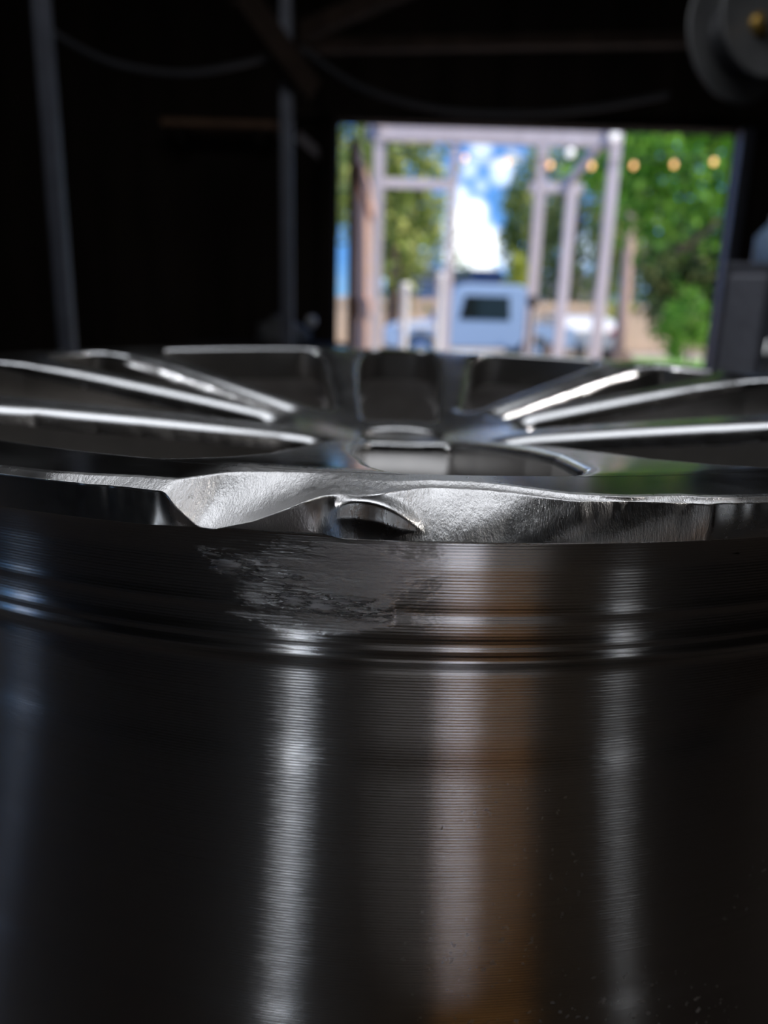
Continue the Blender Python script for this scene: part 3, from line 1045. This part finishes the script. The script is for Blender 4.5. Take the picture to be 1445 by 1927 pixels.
spot('crate_fill', (-0.9, -0.2, 2.9), (cx_, cy_ + .2, 0.4), 58, math.radians(26), (1, 0.80, 0.55))  # added fill without a fixture, lights the crate for its reflection
spot('wheel_fill', (2.2, 0.9, 2.35), (-0.1, 0.45, 1.12), 75, math.radians(20), (1, 0.95, 0.92))  # added fill from the right, brightens the inner barrel walls
spot('wheel_fill', (-2.3, 0.7, 2.5), (0.1, 0.45, 1.12), 62, math.radians(20), (0.95, 0.96, 1))  # second added fill for the inner walls, from the left
spot('wall_fill', (0.8, -0.6, 2.9), (1.0, YB, 0.7), 60, math.radians(75), (1, 0.78, 0.5))  # added warm fill so the back wall shows in the barrel
spot('sheet_fill', (0.3, -1.0, 3.1), (px_, py_, 0), 900, math.radians(17), (0.9, 0.93, 1))  # added spot that brightens the reflector sheet

# ------------------------------------------------------------------ OUTDOORS
struct(MB().box((0, FY + 60, -0.06), (160, 120, 0.1)).build('ground_gravel', M['gravel']))
lw0, lw1 = at(1150, 640, 20.5).x, at(1400, 640, 20.5).x
struct(MB().box(((lw0 + lw1) / 2 + 1.5, 17.4, 0.005), (lw1 - lw0 + 3, 6.0, 0.03)).build('ground_lawn', M['grass']))

# pergola of pale posts
PY, PY2 = 8.0, 9.6
pg = empty('pergola', (at(930, 500, PY).x, PY, 0), 'pale weathered timber pergola frame standing outside the doorway', 'pergola')
topz = at(930, 258, PY).z


def gpart(name, mb, mt, root):
    o = mb.build(name, mt)
    o.parent = root
    o.matrix_parent_inverse = Matrix.Translation(-root.location) if root.rotation_euler.z == 0 else root.matrix_world.inverted()
    return o


for px, wd in ((710, .105), (848, .07), (1009, .095), (1141, .095)):
    x = at(px, 450, PY).x
    gpart('post', MB().box((x, PY, (topz + .1) / 2), (wd, wd, topz + .1)), M['pale'], pg)
for px, wd in ((1068, .11),):
    x = at(px, 450, PY2).x
    gpart('post', MB().box((x, PY2, (topz - .25) / 2), (wd, wd, topz - .25)), M['pale'], pg)
xa, xb = at(690, 300, PY).x, at(1165, 300, PY).x
gpart('beam', MB().box(((xa + xb) / 2, PY, topz), (xb - xa, .1, .12)), M['pale'], pg)
for x0_, x1_ in ((700, 862), (1000, 1100)):
    x0_, x1_ = at(x0_, 300, PY2).x, at(x1_, 300, PY2).x
    gpart('beam', MB().box(((x0_ + x1_) / 2, PY2, topz - .21), (x1_ - x0_, .1, .10)), M['pale'], pg)
for px in (710, 1141):
    x = at(px, 300, PY).x
    gpart('rafter', MB().bar((x, PY - .1, topz + .08), (x, PY2 + .1, topz - .15), .06, .09), M['pale'], pg)

# string lights
SL = [(875, 298), (955, 306), (1035, 311), (1113, 313), (1192, 312), (1268, 310), (1343, 305)]
s_root = empty('string_lights', at(1113, 313, 7.93), 'string of round warm bulbs hung across the yard', 'string lights')
pts = []
for (x0_, y0_), (x1_, y1_) in zip([(640, 262)] + SL, SL + [(1420, 292)]):
    for k in range(6):
        t = k / 6
        pts.append(at(x0_ + (x1_ - x0_) * t, (y0_ + (y1_ - y0_) * t) - 14 + 5 * math.sin(math.pi * t), 7.93))
gpart('wire', MB().tube(pts, 0.005, 6), M['black'], s_root)
for (x, y) in SL:
    p = at(x, y, 7.93)
    gpart('bulb', MB().lathe([(0, -.026), (.014, -.022), (.022, -.006), (.022, .006), (.012, .024), (0.008, .03), (0, .03)], 14, Matrix.Translation(p)), M['bulb'], s_root)
# glowing white globes standing in for glints on the pergola
for px, py, Y, r_, lab in ((1156, 255, PY - .098, .046, 'glowing white ball standing in for a glint at the right front corner of the pergola'), (1073, 288, PY - .091, .040, 'smaller glowing white ball standing in for a glint under the pergola beam')):
    p = at(px, py, Y)
    g = empty('glint_globe', p, lab, 'lamp')
    MB().lathe([(0, -r_), (r_ * .5, -r_ * .86), (r_ * .87, -r_ * .5), (r_, 0), (r_ * .87, r_ * .5), (r_ * .5, r_ * .86), (0, r_)], 20).build('globe', plain('glowing_glint', (.95, .95, .95), .25, emit=((1, .98, .95), 0.9)), g)
    MB().lathe([(0, r_), (.02, r_), (.02, r_ + .04), (0, r_ + .04)], 12).build('fitting', M['steel'], g)

# polished posts, white paint standing in for their sun glints; a black pole
for px, ty, Y, lab in ((763, 532, 7.6, 'shorter polished post, its sun glint painted as white, left of the pickup'), (829, 512, 7.6, 'taller polished post, its sun glint painted as white, beside the pickup')):
    p = at(px, ty, Y)
    b_ = empty('glint_post', (p.x, Y, 0), lab, 'post')
    MB().lathe([(0, 0), (.11, 0), (.11, .012), (.03, .02)], 20).build('base', M['white'], b_)
    MB().lathe([(.03, .02), (.036, p.z * .5), (.036, p.z - .05), (.045, p.z - .02), (.03, p.z), (0, p.z)], 20).build('shaft', M['white'], b_)
p = at(1003, 556, 7.2)
b_ = empty('black_pole', (p.x, 7.2, 0), 'thin black pole with a rounded head standing before the pickup bed', 'pole')
MB().lathe([(0, 0), (.10, 0), (.10, .02), (.017, .03), (.017, p.z - .1), (0, p.z - .1)], 16).build('shaft', M['black'], b_)
MB().lathe([(0, p.z - .11), (.035, p.z - .1), (.05, p.z - .05), (.04, p.z - .01), (0, p.z)], 20).build('head', M['black'], b_)

# tan board fence far across the yard
fa, fb = at(690, 600, 23.5).x, at(1345, 600, 23.5).x
fn = empty('board_fence', ((fa + fb) / 2, 23.5, 0), 'long tan board fence across the far side of the yard', 'fence')
ftop = at(1200, 575, 23.5).z
mb = MB()
nb = int((fb - fa + 3) / .2)
for k in range(nb):
    mb.box((-(fb - fa + 3) / 2 + .1 + k * .2, 0, ftop / 2 + (.03 if k % 3 else 0)), (.185, .03, ftop))
mb.build('board_panel', M['tan'], fn)
mb = MB(); mb.box((0, -.03, ftop - .15), (fb - fa + 3, .04, .1)); mb.build('rail', M['tan'], fn)


def vehicle(name, label, loc, rz, L, Wd, prof, win, wheels, paint, extra=None):
    """prof: side outline (along, z); win: side window outlines; built along its own Y, extruded in X"""
    root = empty(name, loc, label, 'pickup truck' if 'pickup' in name else 'car', rz)
    MB().prism(prof, -Wd / 2, Wd / 2, bev=0.045).build('body', paint, root)
    for pl in win:
        for s in (-1, 1):
            MB().prism(pl, s * (Wd / 2 + .001), s * (Wd / 2 + .012)).build('side_window', M['glass'], root)
    for wy in wheels:
        for s in (-1, 1):
            Mx = Matrix.Translation((s * (Wd / 2 - .08), wy, .34)) @ Matrix.Rotation(math.radians(90 * s), 4, 'Y')
            t = MB().lathe([(.2, -.1), (.33, -.1), (.345, -.06), (.345, .08), (.33, .105), (.2, .105)], 28, Mx).build('tyre', M['black'], root)
            MB().lathe([(0, .07), (.06, .09), (.1, .075), (.2, .10), (.21, .08), (.2, -.05), (0, -.05)], 24, Mx).build('wheel_cover', M['chrome'], t)
    return root


# pickup seen from its side
yc = 16.5
pxs = [(x - 722) / 1450 * 1.0 for x in (722, 1062)]
xl_, xr_ = at(722, 620, yc).x, at(1066, 620, yc).x
Lp = xr_ - xl_
cabl, cabr = at(848, 560, yc).x - (xl_ + xr_) / 2, at(985, 560, yc).x - (xl_ + xr_) / 2
rooft = at(915, 537, yc).z
hoodt = at(780, 606, yc).z
h = Lp / 2
prof = [(-h, .45), (-h, hoodt - .12), (-h + .25, hoodt), (cabl - .35, hoodt + .02), (cabl + .02, rooft - .08), (cabl + .2, rooft), (cabr - .2, rooft), (cabr - .05, rooft - .08), (cabr, hoodt + .02), (h, hoodt), (h, .5), (h - .1, .42), (-h + .1, .38)]
winp = [(cabl + .12, hoodt + .10), (cabl + .22, rooft - .22), (cabr - .42, rooft - .22), (cabr - .38, hoodt + .10)]
pk = vehicle('pickup_truck', 'pale blue pickup truck parked side-on across the yard', ((xl_ + xr_) / 2, yc, 0), math.radians(-90), Lp, 1.75, prof, [winp], (-h + .75, h - .8), M['blue'])
MB().box((0.885, -h + .7, hoodt - .04), (.02, .9, .09)).build('side_stripe', M['white'], pk)

# white car, seen from behind
yc = 18.0
xc = at(1112, 640, yc).x
wl = abs(at(1168, 640, yc).x - at(1057, 640, yc).x)
wt = at(1110, 600, yc).z + .02
prof = [(-2.0, .35), (-2.05, .75), (-1.9, .92), (-1.5, .95), (-1.15, wt), (.2, wt + .03), (.95, .98), (1.9, .85), (2.05, .6), (2.0, .32)]
wc = vehicle('white_car', 'bright white car parked tail towards the barn, right of the pickup', (xc, yc + 2.0, 0), math.radians(0), 4.1, wl * .96, prof, [[(-1.2, .96), (-1.0, wt - .06), (.1, wt - .03), (.7, .97)]], (-1.3, 1.3), M['white'])
MB().box((wl * .40, -2.045, .72), (wl * .2, .03, .12)).build('tail_light', M['red'], wc)
MB().box((-wl * .40, -2.045, .72), (wl * .2, .03, .12)).build('tail_light', M['red'], wc)
for x_, y_, Y_, s_, sd_, lab in ((1040, 655, 12.5, .30, 5, 'larger brown rock on the gravel below the white car'), (1170, 668, 12.0, .26, 9, 'smaller brown rock at the edge of the lawn')):
    p = at(x_, y_, Y_)
    lump('rock', (p.x, Y_, 0), (s_, s_, max(.2, p.z / 1.2)), M['rock'], sd_, lab, 'rock')


def house(name, label, x0_, x1_, yb, ztop, zeave, depth, wallm, roofm, gable_front=False):
    root = empty(name, ((x0_ + x1_) / 2, yb, 0), label, 'house')
    w_ = x1_ - x0_
    MB().box((0, depth / 2, zeave / 2), (w_, depth, zeave)).build('walls', wallm, root)
    bm = MB()
    if gable_front:
        A = [(-w_ / 2 - .3, zeave), (0, ztop), (w_ / 2 + .3, zeave)]
        v0 = [bm.bm.verts.new((a, -.3, b)) for a, b in A]
        v1 = [bm.bm.verts.new((a, depth + .3, b)) for a, b in A]
    else:
        A = [(-.4, zeave), (depth / 2, ztop), (depth + .4, zeave)]
        v0 = [bm.bm.verts.new((-w_ / 2 - .3, a, b)) for a, b in A]
        v1 = [bm.bm.verts.new((w_ / 2 + .3, a, b)) for a, b in A]
    bm.bm.faces.new(v0); bm.bm.faces.new(v1[::-1])
    for k in range(3):
        bm.bm.faces.new((v0[k], v0[(k + 1) % 3], v1[(k + 1) % 3], v1[k]))
    bm.build('roof', roofm, root)
    for s in (-.25, .25):
        f = MB().box((s * w_, -.03, zeave * .55), (w_ * .16, .08, zeave * .3)).build('window', M['white'], root)
        MB().box((s * w_, -.08, zeave * .55), (w_ * .13, .03, zeave * .26)).build('pane', M['glass'], f)
    return root


house('grey_house', 'grey gabled house behind the fence, right of centre', at(1035, 540, 34).x, at(1130, 540, 34).x, 34, at(1085, 500, 34).z, at(1085, 548, 34).z, 6, M['cream'], M['roofgrey'], True)
house('slate_roof_house', 'low house with a dark slate roof behind the pickup', at(790, 520, 30).x, at(945, 520, 30).x, 30, at(870, 499, 30).z, at(870, 532, 30).z, 6, M['blue'], M['roofblue'])


# ------------------------------------------------------------------ trees
def tree(name, label, px, py, Y, rx, rz, n, size, mt, seed, trunk=True, group=None, cat='tree', holes=0.0, ry=None, tx=0.0):
    c = at(px, py, Y)
    rnd = np.random.default_rng(seed)
    ry = ry or min(rx, 1.1)
    root = empty(name, (c.x, Y, 0), label, cat, group=group)
    # clumps
    ncl = max(8, n // 60)
    ry = ry or rx
    cc = rnd.normal(0, 1, (ncl, 3))
    cc /= np.linalg.norm(cc, axis=1)[:, None]
    cc *= rnd.uniform(0.25, 0.95, (ncl, 1)) ** 0.6
    cen = cc[rnd.integers(0, ncl, n)] + rnd.normal(0, 0.16 - holes, (n, 3))
    cen *= np.array([rx, ry, rz])
    cen[:, 2] = np.maximum(cen[:, 2], -c.z + 0.15)
    a = rnd.normal(0, 1, (n, 3)); a /= np.linalg.norm(a, axis=1)[:, None]
    b = np.cross(a, rnd.normal(0, 1, (n, 3))); b /= np.linalg.norm(b, axis=1)[:, None]
    s = size * rnd.uniform(0.6, 1.3, (n, 1))
    nn = np.cross(a, b)
    tip0, tip1 = cen - a * s, cen + a * s
    s1, s2 = cen + b * s * .42 + nn * s * .12, cen - b * s * .42 + nn * s * .12
    V = np.stack([tip0, s1, tip1, s2], 1).reshape(-1, 3)
    V[:, 2] += c.z
    k = np.arange(n)[:, None] * 4
    Fc = np.concatenate([k, k + 1, k + 2, k + 3], 1)
    new_obj('foliage', V, Fc, [mt], root)
    if trunk:
        mb = MB()
        h_ = c.z
        mb.tube([(tx, 0, 0), (0.05 + tx * .9, 0, h_ * .5), (-0.05 + tx * .6, 0.05, h_), (0, 0, h_ + rz * .6)], [.2 * float(trunk), .16 * float(trunk), .11 * float(trunk), .03 * float(trunk)], 10)
        for k_ in range(5):
            an = k_ * 1.3
            mb.tube([(0, 0, h_ * (.6 + .08 * k_)), (math.cos(an) * rx * .3, math.sin(an) * rx * .3, h_ * (.6 + .08 * k_) + rz * .25), (math.cos(an) * rx * .6, math.sin(an) * rx * .6, h_ + rz * .3)], [.08 * float(trunk), .05 * float(trunk), .02 * float(trunk)], 7)
        mb.build('trunk', M['bark'], root)
    return root


G = 'trees beyond the yard'
tree('leafy_tree', 'olive green tree seen between the door leaf and the second pergola post', 745, 330, 20, 1.35, 2.6, 2100, .17, L_olive, 1, group=G)
tree('leafy_tree', 'loose yellowish tree low on the left behind the white-glint posts', 770, 480, 31, 2.1, 1.9, 1700, .17, L_olive, 2, group=G)
tree('leafy_tree', 'mixed green tree behind the third pergola post', 1005, 410, 31, 1.3, 2.6, 1900, .18, L_olive, 3, group=G)
tree('leafy_tree', 'dark green tree filling the gap between the right pergola posts', 1085, 420, 27.6, 1.6, 3.4, 2300, .17, L_dark, 4, group=G)
tree('leafy_tree', 'olive tree just right of the last pergola post', 1195, 430, 24.5, 1.5, 3.0, 1900, .16, L_olive, 5, group=G)
tree('maple_tree', 'large bright green tree overhanging the right of the yard', 1300, 280, 12.5, 1.55, 1.35, 4800, .11, L_green, 6, group=G, tx=1.45)
tree('maple_tree', 'dark leafy tree low at the right edge of the opening', 1330, 510, 16, 1.4, 1.15, 3200, .13, L_dark, 7, group=G, tx=1.3)
tree('leafy_tree', 'green tree showing above the door leaf at the left', 672, 300, 26, 1.2, 3.2, 1500, .18, L_olive, 8, group=G)
tree('round_bush', 'bright yellow-green bush behind the pickup bed', 972, 560, 19.5, .6, 1.0, 1100, .09, L_yellow, 9, trunk=0.15, cat='bush')
tree('round_bush', 'small green bush above the fence near the white car', 1165, 583, 20.5, .45, .35, 400, .08, L_yellow, 10, trunk=0.15, cat='bush')
tree('round_bush', 'low green bush at the right end of the lawn', 1300, 610, 13.6, .7, .75, 900, .09, L_green, 11, trunk=0.15, cat='bush')
p = at(1186, 440, 15.2)
tr = empty('tree_trunk', (p.x, 15.2, 0), 'pinkish bare tree trunk right of the pergola', 'tree trunk')
MB().tube([(0, 0, 0), (0.02, 0, 1.2), (-.02, 0, at(1186, 400, 14).z), (0.06, 0.1, at(1186, 330, 14).z)], [.13, .12, .1, .05], 12).build('trunk', plain('pink_bark', (.55, .38, .32), .9, var=.2), tr)
